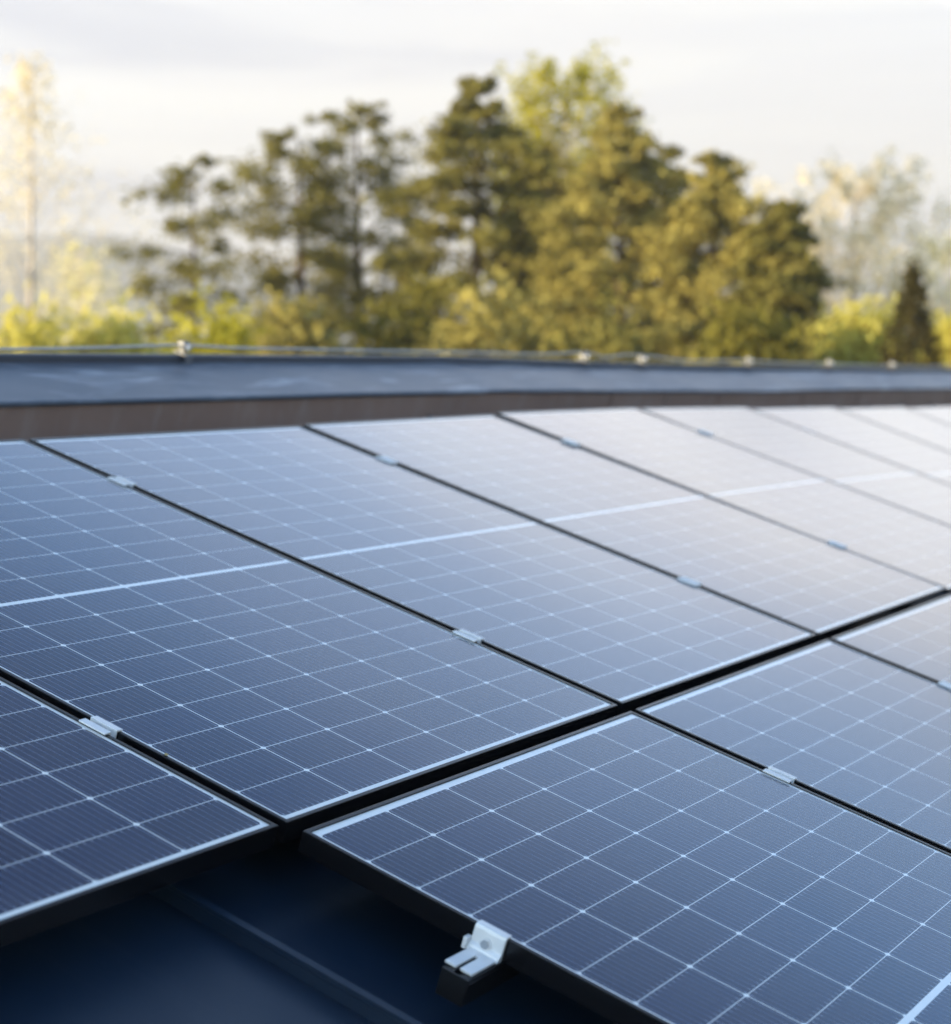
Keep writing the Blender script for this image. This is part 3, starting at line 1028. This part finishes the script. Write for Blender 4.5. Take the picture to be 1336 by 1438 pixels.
tree('round_tree', 'second pale tree cut off by the right edge', 'tree', 55, 1322, 338,
     [(0, 50, 60), (0.4, 70, 80), (0.65, 76, 80), (0.85, 55, 60), (1, 15, 20)], PALEY, BARK_TWIG, 22, limbs=50, per=5, leaves=18, leaf=0.085, cl=0.55, flat=0, droop=0.3, rise=0.6, wide=1.2, group=G1, trunk_r=0.09)

# clipped cone of thuja: dense short limbs
def cone_tree(name, label, depth, xpx, top_px, half_px, mat, seed):
    rnd = random.Random(seed)
    m_px = depth / FPX
    base = away(xpx, 719, depth)
    base.z = 0
    hgt = away(xpx, top_px, depth).z
    hw = half_px * m_px
    root = empty(name, label, 'tree', None, Matrix.Translation(base))
    bt, bl = bmesh.new(), bmesh.new()
    tube(bt, [Vector((0, 0, hgt * k / 6 * 0.95)) for k in range(7)], [0.07 * (1 - k / 7) + 0.01 for k in range(7)], 8)
    for i in range(1500):
        t = 1 - math.sqrt(rnd.random()) if i % 4 else rnd.random() ** 0.8
        a = rnd.uniform(0, 6.283)
        wob_ = 1 + 0.16 * noise.noise(Vector((math.cos(a) * 2, math.sin(a) * 2, t * 7)))
        r = hw * 1.38 * (1 - t) ** 0.78 * wob_ * math.sqrt(rnd.uniform(0.35, 1.0))
        c = Vector((math.cos(a) * r, math.sin(a) * r, 0.12 + t * (hgt - 0.12)))
        clump(bl, c, 0.10, 0.16, 11, 0.042, rnd)
    link('trunk', bt, BARK, root, smooth=True)
    link('crown', bl, mat, root)
    return root


cone_tree('cone_tree', 'dark narrow cone shaped thuja at the right', 26, 1276, 378, 92, THUJA, 23)

G2 = 'low shrubs behind the ridge'
shrub('shrub', 'bright yellow bush at the left edge under the birch', 'shrub', 24, -60, 120, 486, YELLOW, 31, group=G2)
shrub('shrub', 'bright yellow bush right of the birch trunk', 'shrub', 25, 80, 235, 474, YELLOW, 32, group=G2)
shrub('shrub', 'yellow leafy shrub under the small pine', 'shrub', 27, 205, 365, 442, SPRING, 33, n=64, leaves=26, group=G2)
shrub('shrub', 'olive shrub under the pair of pines', 'shrub', 30, 335, 480, 455, LARCH, 34, group=G2)
shrub('shrub', 'dark olive shrub between pine pair and big conifer', 'shrub', 31, 478, 640, 408, PINE2, 35, n=70, group=G2)
shrub('shrub', 'golden brown shrub below the big layered conifer', 'shrub', 29, 600, 790, 412, LARCH, 36, n=70, group=G2)
shrub('shrub', 'dark shrub below the dense golden conifer', 'shrub', 28, 760, 930, 440, PINE, 37, n=66, group=G2)
shrub('shrub', 'small olive shrub under the broad golden conifer', 'shrub', 27, 990, 1120, 462, PINE2, 38, group=G2)
shrub('shrub', 'bright yellow bush left of the dark cone tree', 'shrub', 28, 1165, 1262, 462, YELLOW, 39, group=G2)
shrub('shrub', 'yellow hedge bush at the right edge beside the cone tree', 'shrub', 30, 1296, 1400, 462, YELLOW, 40, group=G2, shape=4)

# ------------------------------------------------------------------ air
bm = bmesh.new()
box(bm, -1780, 1780, -1780, 1780, -1.0, 122)
hz = bpy.data.materials.new('haze')
hz.use_nodes = True
ht = NT(hz.node_tree)
hz.node_tree.nodes.remove(hz.node_tree.nodes['Principled BSDF'])
pv = ht.node('ShaderNodeVolumePrincipled')
pv.inputs['Color'].default_value = (0.57, 0.565, 0.59, 1)
pv.inputs['Density'].default_value = 0.0008
pv.inputs['Anisotropy'].default_value = 0.2
ht.l.new(pv.outputs[0], hz.node_tree.nodes['Material Output'].inputs['Volume'])
tag(link('haze', bm, hz), kind='stuff')
